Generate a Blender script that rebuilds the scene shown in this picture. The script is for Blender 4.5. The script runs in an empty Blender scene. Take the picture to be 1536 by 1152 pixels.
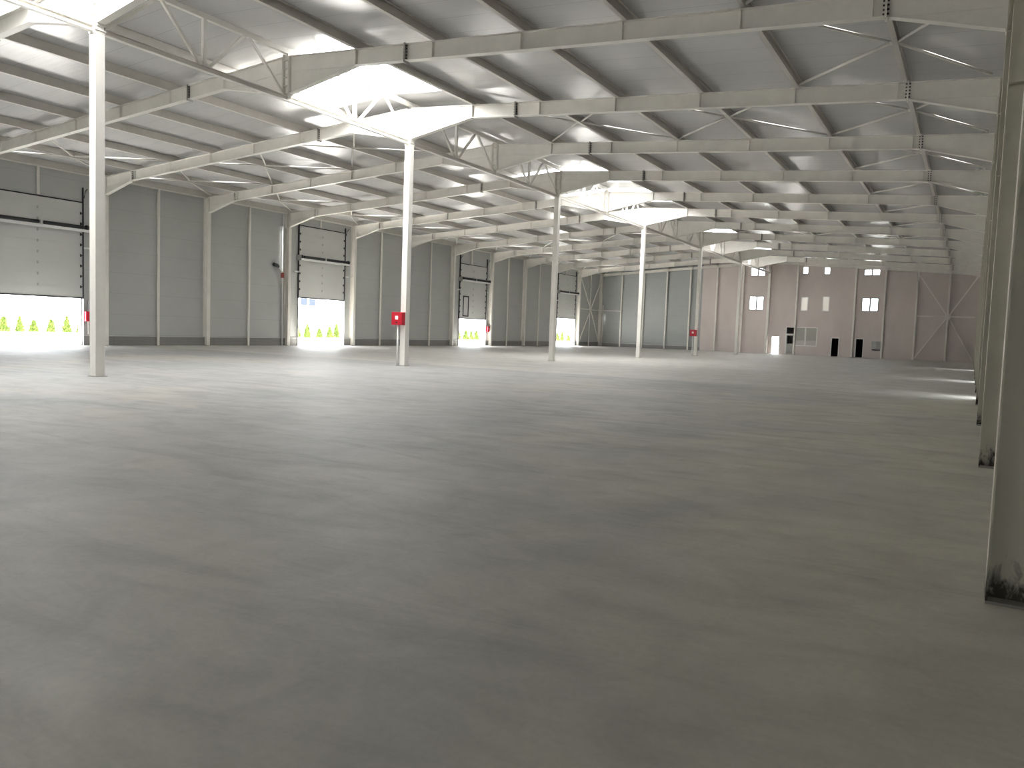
import bpy, bmesh, math, random
from mathutils import Vector, Matrix

S = bpy.context.scene
C = S.collection

# ------------------------------------------------------------------ camera
cam_d = bpy.data.cameras.new('camera')
cam = bpy.data.objects.new('camera', cam_d)
C.objects.link(cam)
cam_d.sensor_fit = 'HORIZONTAL'
cam_d.sensor_width = 36.0
cam_d.lens = 1177.42 / 1536.0 * 36.0
cam_d.clip_end = 600
yaw, pitch, roll = 0.5282, 0.069, 0.0359
F = Vector((-math.sin(yaw) * math.cos(pitch), math.cos(yaw) * math.cos(pitch), -math.sin(pitch)))
R0 = Vector((math.cos(yaw), math.sin(yaw), 0))
U0 = R0.cross(F)
Rv = math.cos(roll) * R0 + math.sin(roll) * U0
Uv = -math.sin(roll) * R0 + math.cos(roll) * U0
m4 = Matrix((Rv, Uv, -F)).transposed().to_4x4()
m4.translation = Vector((0, 0, 1.6516))
cam.matrix_world = m4
S.camera = cam

# ------------------------------------------------------------------ sky, exposure
SKY = 4.8          # bright overcast day outside
SKYLIGHT_DIM = 3.8  # skylights further off, glow set lower so the trusses keep detail
SKYLIGHT = 7.4    # daylight through the ridge skylights
w = bpy.data.worlds.new('sky')
S.world = w
w.use_nodes = True
w.node_tree.nodes['Background'].inputs['Color'].default_value = (0.93, 0.97, 1.0, 1)
w.node_tree.nodes['Background'].inputs['Strength'].default_value = SKY
S.view_settings.view_transform = 'Standard'
S.view_settings.look = 'None'
S.view_settings.gamma = 1
S.view_settings.use_curve_mapping = False
S.view_settings.exposure = 1.27
S.cycles.max_bounces = 10
S.cycles.diffuse_bounces = 7
S.cycles.glossy_bounces = 4
S.cycles.sample_clamp_indirect = 6.0

sun_d = bpy.data.lights.new('sun', 'SUN')
sun_d.energy = 52.0
sun_d.angle = math.radians(1.5)
sun_d.color = (1.0, 0.985, 0.965)
sun = bpy.data.objects.new('sun', sun_d)
C.objects.link(sun)
sun.rotation_euler = Vector((0.45, -0.16, -1.0)).to_track_quat('-Z', 'Y').to_euler()

# ------------------------------------------------------------------ hall dimensions (metres)
XR, XM, XL = 0.174, -20.25, -40.676        # inner flanges of the side columns, ridge line
XWL, XWR = -41.06, 0.62                    # inner faces of the side walls
BAY = 6.6
def FY(n): return 5.966 + BAY * n          # frame n
YF, YB = FY(13), -27.2                     # far wall, wall behind the camera
SL = 0.0675
def ztop(d): return 10.425 - SL * abs(d)   # top of the beams, d = distance from the ridge
def zroof(d): return ztop(d) + 0.32        # underside of the roof sheets
BD = 0.49                                  # beam depth

# ------------------------------------------------------------------ materials
def new_mat(name, col, rough=0.5, metal=0.0, spec=0.5):
    m = bpy.data.materials.new(name)
    m.use_nodes = True
    b = m.node_tree.nodes['Principled BSDF']
    b.inputs['Base Color'].default_value = (*col, 1)
    b.inputs['Roughness'].default_value = rough
    b.inputs['Metallic'].default_value = metal
    b.inputs['Specular IOR Level'].default_value = spec
    return m
class NT:
    """small node helper on a material"""
    def __init__(s, m):
        s.t = m.node_tree; s.b = s.t.nodes['Principled BSDF']
    def n(s, kind, **kw):
        x = s.t.nodes.new(kind)
        for k, v in kw.items(): setattr(x, k, v)
        return x
    def l(s, a, b): s.t.links.new(a, b)
    def pos(s, scale=(1, 1, 1), rot=(0, 0, 0)):
        g = s.n('ShaderNodeNewGeometry'); mp = s.n('ShaderNodeMapping')
        mp.inputs['Scale'].default_value = scale; mp.inputs['Rotation'].default_value = rot
        s.l(g.outputs['Position'], mp.inputs['Vector'])
        return mp.outputs['Vector']
    def noise(s, vec, scale, detail=6, rough=0.6, dist=0.0):
        x = s.n('ShaderNodeTexNoise')
        x.inputs['Scale'].default_value = scale; x.inputs['Detail'].default_value = detail
        x.inputs['Roughness'].default_value = rough; x.inputs['Distortion'].default_value = dist
        s.l(vec, x.inputs['Vector'])
        return x.outputs['Fac']
    def ramp(s, fac, stops):
        r = s.n('ShaderNodeValToRGB')
        e = r.color_ramp.elements
        while len(e) < len(stops): e.new(0.5)
        for el, (p, c) in zip(e, stops):
            el.position = p; el.color = (*c, 1) if len(c) == 3 else c
        s.l(fac, r.inputs['Fac'])
        return r.outputs['Color']
    def mix(s, fac, a, b, mode='MIX'):
        x = s.n('ShaderNodeMix', data_type='RGBA', blend_type=mode)
        for i, v in ((0, fac), (6, a), (7, b)):
            if hasattr(v, 'default_value'): s.l(v, x.inputs[i])
            elif i == 0: x.inputs[0].default_value = v
            else: x.inputs[i].default_value = (*v, 1)
        return x.outputs[2]
    def math(s, op, a, b=None, c=None):
        x = s.n('ShaderNodeMath', operation=op)
        for i, v in enumerate((a, b, c)):
            if v is None: continue
            if hasattr(v, 'default_value'): s.l(v, x.inputs[i])
            else: x.inputs[i].default_value = v
        return x.outputs[0]
    def axis(s, k):
        g = s.n('ShaderNodeNewGeometry'); x = s.n('ShaderNodeSeparateXYZ')
        s.l(g.outputs['Position'], x.inputs[0]); return x.outputs[k]
    def grooves(s, k, pitch, width, off=0.0):
        """1 on narrow joint lines every pitch metres along axis k"""
        f = s.math('FRACT', s.math('DIVIDE', s.math('ADD', s.axis(k), off + 1000 * pitch), pitch))
        return s.math('LESS_THAN', f, width / pitch)
    def bump(s, h, strength=0.2, dist=0.01):
        x = s.n('ShaderNodeBump'); x.inputs['Strength'].default_value = strength
        x.inputs['Distance'].default_value = dist
        s.l(h, x.inputs['Height']); s.l(x.outputs[0], s.b.inputs['Normal'])
    def color(s, c): s.l(c, s.b.inputs['Base Color'])
    def rough(s, c): s.l(c, s.b.inputs['Roughness'])

def steel_mat(name, col):
    m = new_mat(name, col, 0.42)
    t = NT(m)
    f = t.noise(t.pos(), 1.6, 5, 0.6)
    t.color(t.ramp(f, [(0.3, tuple(v * 0.93 for v in col)), (0.7, tuple(min(1, v * 1.04) for v in col))]))
    return m
M = {}
M['steel'] = steel_mat('cream_painted_steel', (0.78, 0.757, 0.705))
M['steel_dark'] = steel_mat('shop_primed_steel', (0.30, 0.285, 0.255))
M['purlin'] = steel_mat('purlin_steel', (0.60, 0.575, 0.53))
M['white_metal'] = new_mat('white_metal', (0.75, 0.75, 0.74), 0.4)
M['black_metal'] = new_mat('black_metal', (0.018, 0.018, 0.02), 0.5)
M['track_metal'] = new_mat('dark_track_metal', (0.06, 0.06, 0.065), 0.45, 0.4)
M['red'] = new_mat('red_lacquer', (0.52, 0.012, 0.03), 0.35)
M['dull_red'] = new_mat('dull_red_paint', (0.32, 0.07, 0.055), 0.5)
M['dark_green'] = new_mat('dark_green_plastic', (0.03, 0.045, 0.042), 0.5)
M['white_sign'] = new_mat('white_sign', (0.85, 0.83, 0.83), 0.5)
M['white_frame'] = new_mat('white_frame', (0.78, 0.77, 0.75), 0.45)
M['grey_box'] = new_mat('light_grey_enamel', (0.50, 0.51, 0.50), 0.4)
M['grey_box2'] = new_mat('grey_enamel', (0.38, 0.38, 0.36), 0.4)
M['frosted'] = new_mat('frosted_pane', (0.40, 0.395, 0.355), 0.5)
M['frosted_pale'] = new_mat('pale_frosted_pane', (0.54, 0.525, 0.49), 0.5)
M['frosted_dim'] = new_mat('dim_frosted_pane', (0.30, 0.295, 0.28), 0.5)
M['dark_room'] = new_mat('room_shade_black', (0.03, 0.03, 0.028), 0.9)  # near-black walls put the shade of the unlit rooms into the colour
M['office_room'] = new_mat('office_plaster', (0.45, 0.44, 0.40), 0.8)
M['asphalt'] = new_mat('pale_yard_paving', (0.62, 0.61, 0.58), 0.9)
M['render_white'] = new_mat('white_render', (0.80, 0.80, 0.80), 0.8)
M['far_glass'] = new_mat('blue_house_glass', (0.035, 0.042, 0.056), 0.9, 0, 0.1)
M['fence'] = new_mat('grey_fence_wire', (0.08, 0.078, 0.085), 0.5)
M['trunk'] = new_mat('bark', (0.14, 0.10, 0.06), 0.9)

def foliage():
    m = new_mat('yellow_green_foliage', (0.10, 0.12, 0.02), 0.8, 0, 0.2)
    t = NT(m)
    f = t.noise(t.pos(), 6, 3)
    t.color(t.ramp(f, [(0.3, (0.062, 0.095, 0.02)), (0.7, (0.112, 0.145, 0.03))]))
    return m
M['leaf'] = foliage()

def panel_mat(name, col, k, pitch, width, off, rough, bumpy=0.15):
    m = new_mat(name, col, rough)
    t = NT(m)
    g = t.grooves(k, pitch, width, off)
    v = t.noise(t.pos(), 0.35, 4)
    base = t.ramp(v, [(0.3, tuple(c * 0.95 for c in col)), (0.7, tuple(c * 1.04 for c in col))])
    t.color(t.mix(g, base, tuple(c * 0.72 for c in col)))
    t.bump(t.math('MULTIPLY', g, -1.0), bumpy, 0.02)
    return m
M['panel'] = panel_mat('grey_wall_panel', (0.46, 0.47, 0.457), 2, 1.15, 0.012, 0.58, 0.45)
M['panel_far'] = panel_mat('shaded_grey_wall_panel', (0.34, 0.355, 0.35), 2, 1.15, 0.012, 0.58, 0.45)  # same grey panel, colour darkened to stand in for shade on the end wall
M['gate'] = panel_mat('grey_gate_section', (0.52, 0.525, 0.505), 2, 50, 0.001, 0, 0.45)
M['plinth'] = panel_mat('concrete_plinth', (0.25, 0.245, 0.235), 1, 3.3, 0.02, 0, 0.85)

def ceiling_mat():
    col = (0.575, 0.575, 0.57)
    m = new_mat('roof_sheet', col, 0.27)
    t = NT(m)
    g = t.grooves(1, 1.1, 0.03, 0.3)
    v = t.noise(t.pos((0.25, 1.6, 1)), 1.0, 4)
    base = t.ramp(v, [(0.3, tuple(c * 0.97 for c in col)), (0.7, tuple(c * 1.02 for c in col))])
    t.color(t.mix(g, base, tuple(c * 0.78 for c in col)))
    # shallow lengthwise profiling of the sheets
    wv = t.math('SINE', t.math('MULTIPLY', t.axis(1), 2 * math.pi / 0.275))
    lo = t.noise(t.pos((0.05, 0.7, 1)), 1.0, 1)
    h = t.math('ADD', t.math('MULTIPLY', wv, 0.10), lo)
    t.bump(h, 0.25, 0.02)
    return m
M['ceiling'] = ceiling_mat()

def plaster_mat():
    col = (0.63, 0.56, 0.535)
    m = new_mat('pinkish_plaster', col, 0.75, 0, 0.3)
    t = NT(m)
    f = t.noise(t.pos((1, 1, 0.6)), 0.5, 6)
    t.color(t.ramp(f, [(0.3, tuple(c * 0.93 for c in col)), (0.7, tuple(c * 1.05 for c in col))]))
    return m
M['pink'] = plaster_mat()

def floor_mat():
    m = new_mat('power_floated_concrete', (0.33, 0.32, 0.30), 0.5)
    t = NT(m)
    p = t.pos()
    big = t.noise(p, 0.16, 4, 0.55, 0.6)
    base = t.ramp(big, [(0.34, (0.315, 0.317, 0.317)), (0.52, (0.36, 0.357, 0.343)), (0.66, (0.41, 0.397, 0.36))])
    # yellowish dust lying along the side wall without gates
    dx = t.math('ADD', t.math('MULTIPLY', t.axis(0), 0.10), t.math('ADD', t.math('MULTIPLY', t.noise(p, 0.3, 5, 0.6, 0.8), 1.6), -0.02))
    base = t.mix(t.ramp(dx, [(0.05, (0, 0, 0)), (0.75, (0.85,) * 3)]), base, (0.54, 0.51, 0.425))
    # the slab poured beyond the third frame is paler
    yy = t.math('ADD', t.axis(1), t.math('MULTIPLY', t.noise(p, 0.5, 3), 0.8))
    far = t.ramp(t.math('DIVIDE', yy, 100.0), [(0.280, (0, 0, 0)), (0.284, (1, 1, 1))])
    base = t.mix(t.math('MULTIPLY', far, 0.75), base, (0.54, 0.525, 0.49))
    # trowel sweeps: stretched blotches
    st = t.noise(t.pos((0.35, 1.25, 1), (0, 0, 0.5)), 1.1, 8, 0.66, 1.2)
    base = t.mix(1.0, base, t.ramp(st, [(0.3, (0.84, 0.84, 0.845)), (0.5, (1, 1, 1)), (0.72, (1.07, 1.065, 1.05))]), 'MULTIPLY')
    md = t.noise(p, 1.3, 7, 0.6, 0.8)
    base = t.mix(0.8, base, t.ramp(md, [(0.3, (0.84, 0.83, 0.82)), (0.6, (1.05, 1.05, 1.04))]), 'MULTIPLY')
    # scattered dark scuffs
    sc = t.noise(t.pos((0.5, 2.4, 1), (0, 0, -0.25)), 1.4, 5, 0.7, 1.5)
    base = t.mix(t.ramp(sc, [(0.66, (0, 0, 0)), (0.78, (0.28,) * 3)]), base, (0.15, 0.145, 0.13))
    fine = t.noise(p, 22, 3, 0.6)
    base = t.mix(0.35, base, t.ramp(fine, [(0.3, (0.85,) * 3), (0.7, (1.1,) * 3)]), 'MULTIPLY')
    j = t.grooves(1, 13.2, 0.015, -5.966)
    base = t.mix(t.math('MULTIPLY', j, 0.12), base, (0.12, 0.115, 0.105))
    t.color(base)
    t.rough(t.ramp(st, [(0.3, (0.62,) * 3), (0.7, (0.48,) * 3)]))
    t.bump(t.math('ADD', md, t.math('MULTIPLY', fine, 0.15)), 0.06, 0.02)
    return m
M['floor'] = floor_mat()

def column_mat():
    """cream paint with rusty splash dirt round the foot"""
    col = (0.60, 0.57, 0.475)
    m = new_mat('cream_paint_with_foot_rust', col, 0.45)
    t = NT(m)
    f = t.noise(t.pos(), 1.6, 5)
    base = t.ramp(f, [(0.3, tuple(c * 0.93 for c in col)), (0.7, tuple(c * 1.04 for c in col))])
    z = t.axis(2)
    sp = t.noise(t.pos((1, 1, 0.45)), 14, 7, 0.7, 0.6)
    edge = t.math('ADD', t.math('MULTIPLY', z, -2.4), t.math('ADD', t.math('MULTIPLY', sp, 2.0), -0.1))
    k = t.ramp(edge, [(0.30, (0, 0, 0)), (0.75, (1, 1, 1))])
    t.color(t.mix(k, base, (0.05, 0.038, 0.026)))
    return m
M['column'] = column_mat()

def skylight_mat(name, strength):
    m = bpy.data.materials.new(name); m.use_nodes = True
    t = m.node_tree; b = t.nodes['Principled BSDF']
    b.inputs['Base Color'].default_value = (0.8, 0.8, 0.78, 1); b.inputs['Roughness'].default_value = 0.4
    b.inputs['Emission Color'].default_value = (1.0, 1.0, 1.0, 1)
    b.inputs['Emission Strength'].default_value = strength
    return m
M['skylight'] = skylight_mat('clear_skylight_sheet', SKYLIGHT)
M['skylight_dim'] = skylight_mat('dimmed_skylight_sheet', SKYLIGHT_DIM)

def glass_mat(name, tint, rough=0.0):
    m = bpy.data.materials.new(name); m.use_nodes = True
    t = m.node_tree
    for n in list(t.nodes):
        if n.type != 'OUTPUT_MATERIAL': t.nodes.remove(n)
    out = t.nodes['Material Output']
    tr = t.nodes.new('ShaderNodeBsdfTransparent'); tr.inputs[0].default_value = (*tint, 1)
    gl = t.nodes.new('ShaderNodeBsdfGlossy'); gl.inputs['Roughness'].default_value = 0.05
    fr = t.nodes.new('ShaderNodeFresnel'); fr.inputs[0].default_value = 1.45
    mx = t.nodes.new('ShaderNodeMixShader')
    t.links.new(fr.outputs[0], mx.inputs[0]); t.links.new(tr.outputs[0], mx.inputs[1]); t.links.new(gl.outputs[0], mx.inputs[2])
    t.links.new(mx.outputs[0], out.inputs[0])
    return m
M['glass'] = glass_mat('window_glass', (0.9, 0.92, 0.92))
M['office_glass'] = glass_mat('office_glass', (0.75, 0.76, 0.74))
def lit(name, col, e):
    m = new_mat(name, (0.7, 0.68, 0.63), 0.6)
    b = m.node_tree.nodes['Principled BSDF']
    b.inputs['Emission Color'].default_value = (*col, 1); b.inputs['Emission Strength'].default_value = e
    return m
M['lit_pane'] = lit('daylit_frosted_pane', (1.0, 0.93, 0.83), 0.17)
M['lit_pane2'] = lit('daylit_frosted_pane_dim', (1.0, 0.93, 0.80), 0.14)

# ------------------------------------------------------------------ mesh helpers
class MB:
    def __init__(s): s.bm = bmesh.new()
    def box(s, x0, x1, y0, y1, z0, z1):
        v = [s.bm.verts.new(p) for p in ((x0, y0, z0), (x1, y0, z0), (x1, y1, z0), (x0, y1, z0), (x0, y0, z1), (x1, y0, z1), (x1, y1, z1), (x0, y1, z1))]
        for f in ((3, 2, 1, 0), (4, 5, 6, 7), (0, 1, 5, 4), (1, 2, 6, 5), (2, 3, 7, 6), (3, 0, 4, 7)):
            s.bm.faces.new([v[i] for i in f])
        return s
    def prism(s, prof, y0, y1):
        """profile of (x, z) points swept along y"""
        a = [s.bm.verts.new((x, y0, z)) for x, z in prof]
        b = [s.bm.verts.new((x, y1, z)) for x, z in prof]
        n = len(prof)
        s.bm.faces.new(a); s.bm.faces.new(b[::-1])
        for i in range(n):
            s.bm.faces.new((a[i], b[i], b[(i + 1) % n], a[(i + 1) % n]))
        return s
    def bar(s, p, q, w, h=None, up=(0, 0, 1)):
        """rectangular bar from p to q"""
        h = h or w
        p, q = Vector(p), Vector(q); d = (q - p).normalized(); up = Vector(up)
        if abs(d.dot(up)) > 0.99: up = Vector((1, 0, 0))
        a = d.cross(up).normalized(); b = a.cross(d)
        vs = []
        for o in (p, q):
            for i, j in ((-1, -1), (1, -1), (1, 1), (-1, 1)):
                vs.append(s.bm.verts.new(o + a * (i * w / 2) + b * (j * h / 2)))
        for f in ((3, 2, 1, 0), (4, 5, 6, 7), (0, 1, 5, 4), (1, 2, 6, 5), (2, 3, 7, 6), (3, 0, 4, 7)):
            s.bm.faces.new([vs[i] for i in f])
        return s
    def tube(s, pts, r, n=10):
        """round tube through the points"""
        pts = [Vector(p) for p in pts]; rings = []
        for i, p in enumerate(pts):
            d = (pts[min(i + 1, len(pts) - 1)] - pts[max(i - 1, 0)]).normalized()
            up = Vector((0, 0, 1)) if abs(d.z) < 0.95 else Vector((1, 0, 0))
            a = d.cross(up).normalized(); b = a.cross(d)
            rr = r[i] if isinstance(r, (list, tuple)) else r
            rings.append([s.bm.verts.new(p + (a * math.cos(2 * math.pi * k / n) + b * math.sin(2 * math.pi * k / n)) * rr) for k in range(n)])
        for u, v in zip(rings, rings[1:]):
            for k in range(n):
                s.bm.faces.new((u[k], u[(k + 1) % n], v[(k + 1) % n], v[k])).smooth = True
        s.bm.faces.new(rings[0][::-1]); s.bm.faces.new(rings[-1])
        return s
    def build(s, name, mat, parent=None, loc=(0, 0, 0), bevel=0):
        bmesh.ops.recalc_face_normals(s.bm, faces=s.bm.faces)
        me = bpy.data.meshes.new(name); s.bm.to_mesh(me); s.bm.free()
        o = bpy.data.objects.new(name, me); C.objects.link(o)
        me.materials.append(M[mat] if isinstance(mat, str) else mat)
        o.location = loc
        if parent: o.parent = parent
        if bevel:
            b = o.modifiers.new('bevel', 'BEVEL'); b.width = bevel; b.segments = 2; b.limit_method = 'ANGLE'
        return o

def tag(o, label, cat, group=None, kind=None):
    o['label'] = label; o['category'] = cat
    if group: o['group'] = group
    if kind: o['kind'] = kind
    return o
def thing(name, loc, label, cat, group=None):
    o = bpy.data.objects.new(name, None); C.objects.link(o)
    o.location = loc; o.empty_display_size = 0.2
    o['kind'] = 'thing'
    return tag(o, label, cat, group)
KIDS = {}
def copy_tree(src, loc, label):
    def rec(o, par):
        c = o.copy(); C.objects.link(c)
        c.parent = par
        for k in [x for x in bpy.data.objects if x.parent == o] if o.name not in KIDS else KIDS[o.name]:
            rec(k, c)
        return c
    r = rec(src, None)
    r.location = loc; r['label'] = label
    return r
def freeze(o):
    """remember the children of a finished thing so that copies are quick"""
    ks = [x for x in bpy.data.objects if x.parent == o]
    KIDS[o.name] = ks
    for k in ks: freeze(k)
def structure(o, label=None):
    o['kind'] = 'structure'
    if label: o['label'] = label
    return o

def holed_wall(mb, axis, a0, a1, z0, z1, t0, t1, holes, ztopf=None):
    """a wall of thickness t0..t1 along an axis, from a0 to a1, with rectangular holes (a0, a1, z0, z1)"""
    A = sorted({a0, a1, *[h[0] for h in holes], *[h[1] for h in holes]})
    Z = sorted({z0, z1, *[h[2] for h in holes], *[h[3] for h in holes]})
    def solid(i, j):
        if not (0 <= i < len(A) - 1 and 0 <= j < len(Z) - 1): return False
        a, z = (A[i] + A[i + 1]) / 2, (Z[j] + Z[j + 1]) / 2
        return not any(h[0] < a < h[1] and h[2] < z < h[3] for h in holes)
    P = {}
    def v(a, t, z):
        k = (round(a, 4), round(t, 4), round(z, 4))
        if k not in P:
            zz = z if ztopf is None or z < z1 else ztopf(a)
            P[k] = mb.bm.verts.new((a, t, zz) if axis == 'x' else (t, a, zz))
        return P[k]
    for i in range(len(A) - 1):
        for j in range(len(Z) - 1):
            if not solid(i, j): continue
            p, q, r, s = A[i], A[i + 1], Z[j], Z[j + 1]
            for t in (t0, t1): mb.bm.faces.new((v(p, t, r), v(q, t, r), v(q, t, s), v(p, t, s)))
            if not solid(i - 1, j): mb.bm.faces.new((v(p, t0, r), v(p, t1, r), v(p, t1, s), v(p, t0, s)))
            if not solid(i + 1, j): mb.bm.faces.new((v(q, t0, r), v(q, t1, r), v(q, t1, s), v(q, t0, s)))
            if not solid(i, j - 1): mb.bm.faces.new((v(p, t0, r), v(q, t0, r), v(q, t1, r), v(p, t1, r)))
            if not solid(i, j + 1): mb.bm.faces.new((v(p, t0, s), v(q, t0, s), v(q, t1, s), v(p, t1, s)))
    return mb

# ------------------------------------------------------------------ floor, ceiling, walls
structure(MB().box(XWL - 0.2, XWR + 0.2, YB - 0.2, YF + 0.3, -0.3, 0).build('floor', 'floor'))
structure(MB().box(XWL - 0.2, 60, -90, YB - 0.2, -0.4, -0.04).build('ground', 'asphalt'))
structure(MB().box(-140, XWL - 0.2, -90, 190, -0.4, -0.04).build('ground', 'asphalt'))
structure(MB().box(XWL - 0.2, 60, YF + 0.3, 190, -0.4, -0.04).build('ground', 'asphalt'))

# skylight bays: frame number, start and end of the clear strip within the bay
SKY_BAYS = [(0, 0.10, 0.86), (2, 0.08, 0.85), (5, 0.08, 0.76), (6, 0.08, 0.88), (9, 0.06, 0.50), (11, 0.06, 0.46)]
D_SKY = 2.96
mb = MB()
for sx in (-1, 1):
    holes = [(FY(n) + a * BAY, FY(n) + b * BAY) for n, a, b in SKY_BAYS]
    ys = sorted({YB - 0.2, YF + 0.3, *[y for h in holes for y in h]})
    ds = [0.0, D_SKY, 21.05]
    def rv(d, y, up): return mb.bm.verts.new((XM + sx * d, y, zroof(d) + up))
    for i in range(len(ys) - 1):
        ym = (ys[i] + ys[i + 1]) / 2
        for j in range(2):
            if j == 0 and any(a < ym < b for a, b in holes): continue
            for up in (0, 0.1):
                mb.bm.faces.new([rv(d, y, up) for d, y in ((ds[j], ys[i]), (ds[j + 1], ys[i]), (ds[j + 1], ys[i + 1]), (ds[j], ys[i + 1]))])
    for a, b in holes:     # edges of the openings
        for y in (a, b): mb.bm.faces.new((rv(0, y, 0), rv(D_SKY, y, 0), rv(D_SKY, y, 0.1), rv(0, y, 0.1)))
        mb.bm.faces.new((rv(D_SKY, a, 0), rv(D_SKY, b, 0), rv(D_SKY, b, 0.1), rv(D_SKY, a, 0.1)))
bmesh.ops.remove_doubles(mb.bm, verts=mb.bm.verts, dist=1e-4)
structure(mb.build('ceiling', 'ceiling'))

sky_words = {0: 'over the nearest free column, ahead of all the others', 2: 'before the second free column, the one seen as a large bright patch',
             5: 'just past the third free column', 6: 'just before the fourth free column',
             9: 'just past the fifth free column', 11: 'just past the sixth free column, nearest the office wall'}
for n, a, b in SKY_BAYS:
    y0, y1 = FY(n) + a * BAY, FY(n) + b * BAY
    r = thing('skylight', (XM, (y0 + y1) / 2, zroof(0) - 0.02), 'glowing ridge skylight ' + sky_words[n], 'skylight', 'translucent skylights along the ridge')
    L = (y1 - y0) / 2
    for sx in (-1, 1):
        k = max(2, round(2 * L / 1.1)); wy = 2 * L / k
        for i in range(k):
            q = MB().prism([(0, 0.05), (sx * D_SKY, 0.05 - SL * D_SKY), (sx * D_SKY, 0.08 - SL * D_SKY), (0, 0.08)], -L + i * wy, -L + (i + 1) * wy)
            q.build('clear_sheet', 'skylight' if n < 4 else 'skylight_dim', r)
    MB().prism([(-0.10, 0.03), (0, 0.04), (0.10, 0.03), (0.10, 0.10), (0, 0.11), (-0.10, 0.10)], -L, L).build('ridge_cap', 'white_frame', r)

GATES = [(2, 2.13, 2.82, 2.55), (5, 5.175, 5.865, 3.41), (8, 8.205, 8.885, 2.58), (11, 11.19, 11.88, 3.23)]
GH = 4.95
gate_y = [(FY(a), FY(b)) for _, a, b, _ in GATES]
open_y = []
mb = MB()
holed_wall(mb, 'y', YB - 0.2, YF + 0.3, 0, 9.27, XWL - 0.14, XWL, [(a, b, 0, 4.9) for a, b in open_y + gate_y])
structure(mb.build('wall_left', 'panel'))
side_open = [(FY(n + 0.45), FY(n + 0.58), 0, 2.05) for n in (3, 5, 8)]   # unseen low doorways between the columns, added to let light onto the floor
structure(holed_wall(MB(), 'y', YB - 0.2, YF + 0.3, 0, 9.27, XWR, XWR + 0.14, side_open).build('wall_right', 'panel'))
mb = MB()
holed_wall(mb, 'x', XWL - 0.14, XM, 0, 9.2, YB - 0.14, YB, [(-37, -29, 0, 4.6)], lambda x: zroof(x - XM))  # unseen rear opening, added and sized for fill light
holed_wall(mb, 'x', XM, XWR + 0.14, 0, 9.2, YB - 0.14, YB, [(-5.0, -2.6, 0, 2.6)], lambda x: zroof(x - XM))  # smaller unseen rear opening, also added to light the near columns
structure(mb.build('wall_back', 'panel'))
XP = -27.97
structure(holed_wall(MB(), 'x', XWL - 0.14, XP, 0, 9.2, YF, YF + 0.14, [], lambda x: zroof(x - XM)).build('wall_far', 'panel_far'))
WIN = {1: (-22.46, -20.80, 4.88, 6.49), 2: (-22.46, -20.80, 8.72, 9.72), 3: (-16.79, -16.14, 8.92, 9.80), 4: (-14.56, -13.87, 8.88, 9.72),
       5: (-10.54, -8.90, 8.74, 9.44), 6: (-16.78, -16.02, 4.90, 6.46), 7: (-14.54, -13.80, 4.90, 6.48), 8: (-10.56, -8.90, 4.95, 6.41), 9: (-17.14, -14.86, 0.99, 3.10)}
DOOR = {1: (-19.73, -18.83, 0, 2.02), 2: (-18.20, -17.24, 0, 3.10), 3: (-13.40, -12.55, 0, 2.06), 4: (-10.95, -10.10, 0, 2.06)}
holes = list(WIN.values()) + list(DOOR.values())
mb = MB()
holed_wall(mb, 'x', XP, XM, 0, 10.0, YF, YF + 0.25, [h for h in holes if h[1] < XM], lambda x: zroof(x - XM))
holed_wall(mb, 'x', XM, XWR + 0.14, 0, 9.85, YF, YF + 0.25, [h for h in holes if h[0] > XM], lambda x: zroof(x - XM))
structure(mb.build('wall_far', 'pink'))
for n, (a, b, z0, z1) in WIN.items():
    f = 0.09
    r = MB()
    for q in ((a, a + f, z0, z1), (b - f, b, z0, z1), (a + f, b - f, z0, z0 + f), (a + f, b - f, z1 - f, z1)):
        r.box(q[0], q[1], YF + 0.02, YF + 0.10, q[2], q[3])
    if b - a > 1.2:
        xm = (a + b) / 2 if n != 9 else -16.1
        r.box(xm - 0.08, xm + 0.08, YF + 0.02, YF + 0.10, z0 + f, z1 - f)
    fr = structure(r.build('window_%d' % n, 'white_frame' if n > 5 and n != 8 else 'grey_box2'))
    mat = {6: 'lit_pane', 7: 'lit_pane2', 9: 'frosted'}.get(n, 'glass')
    MB().box(a + f, b - f, YF + 0.05, YF + 0.065, z0 + f, z1 - f).build('pane', mat, fr)
    if n == 9: MB().box(a + f, b - f, YF + 0.035, YF + 0.05, z0 + f, z0 + 0.62).build('lower_pane', 'frosted_pale', fr)
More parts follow.
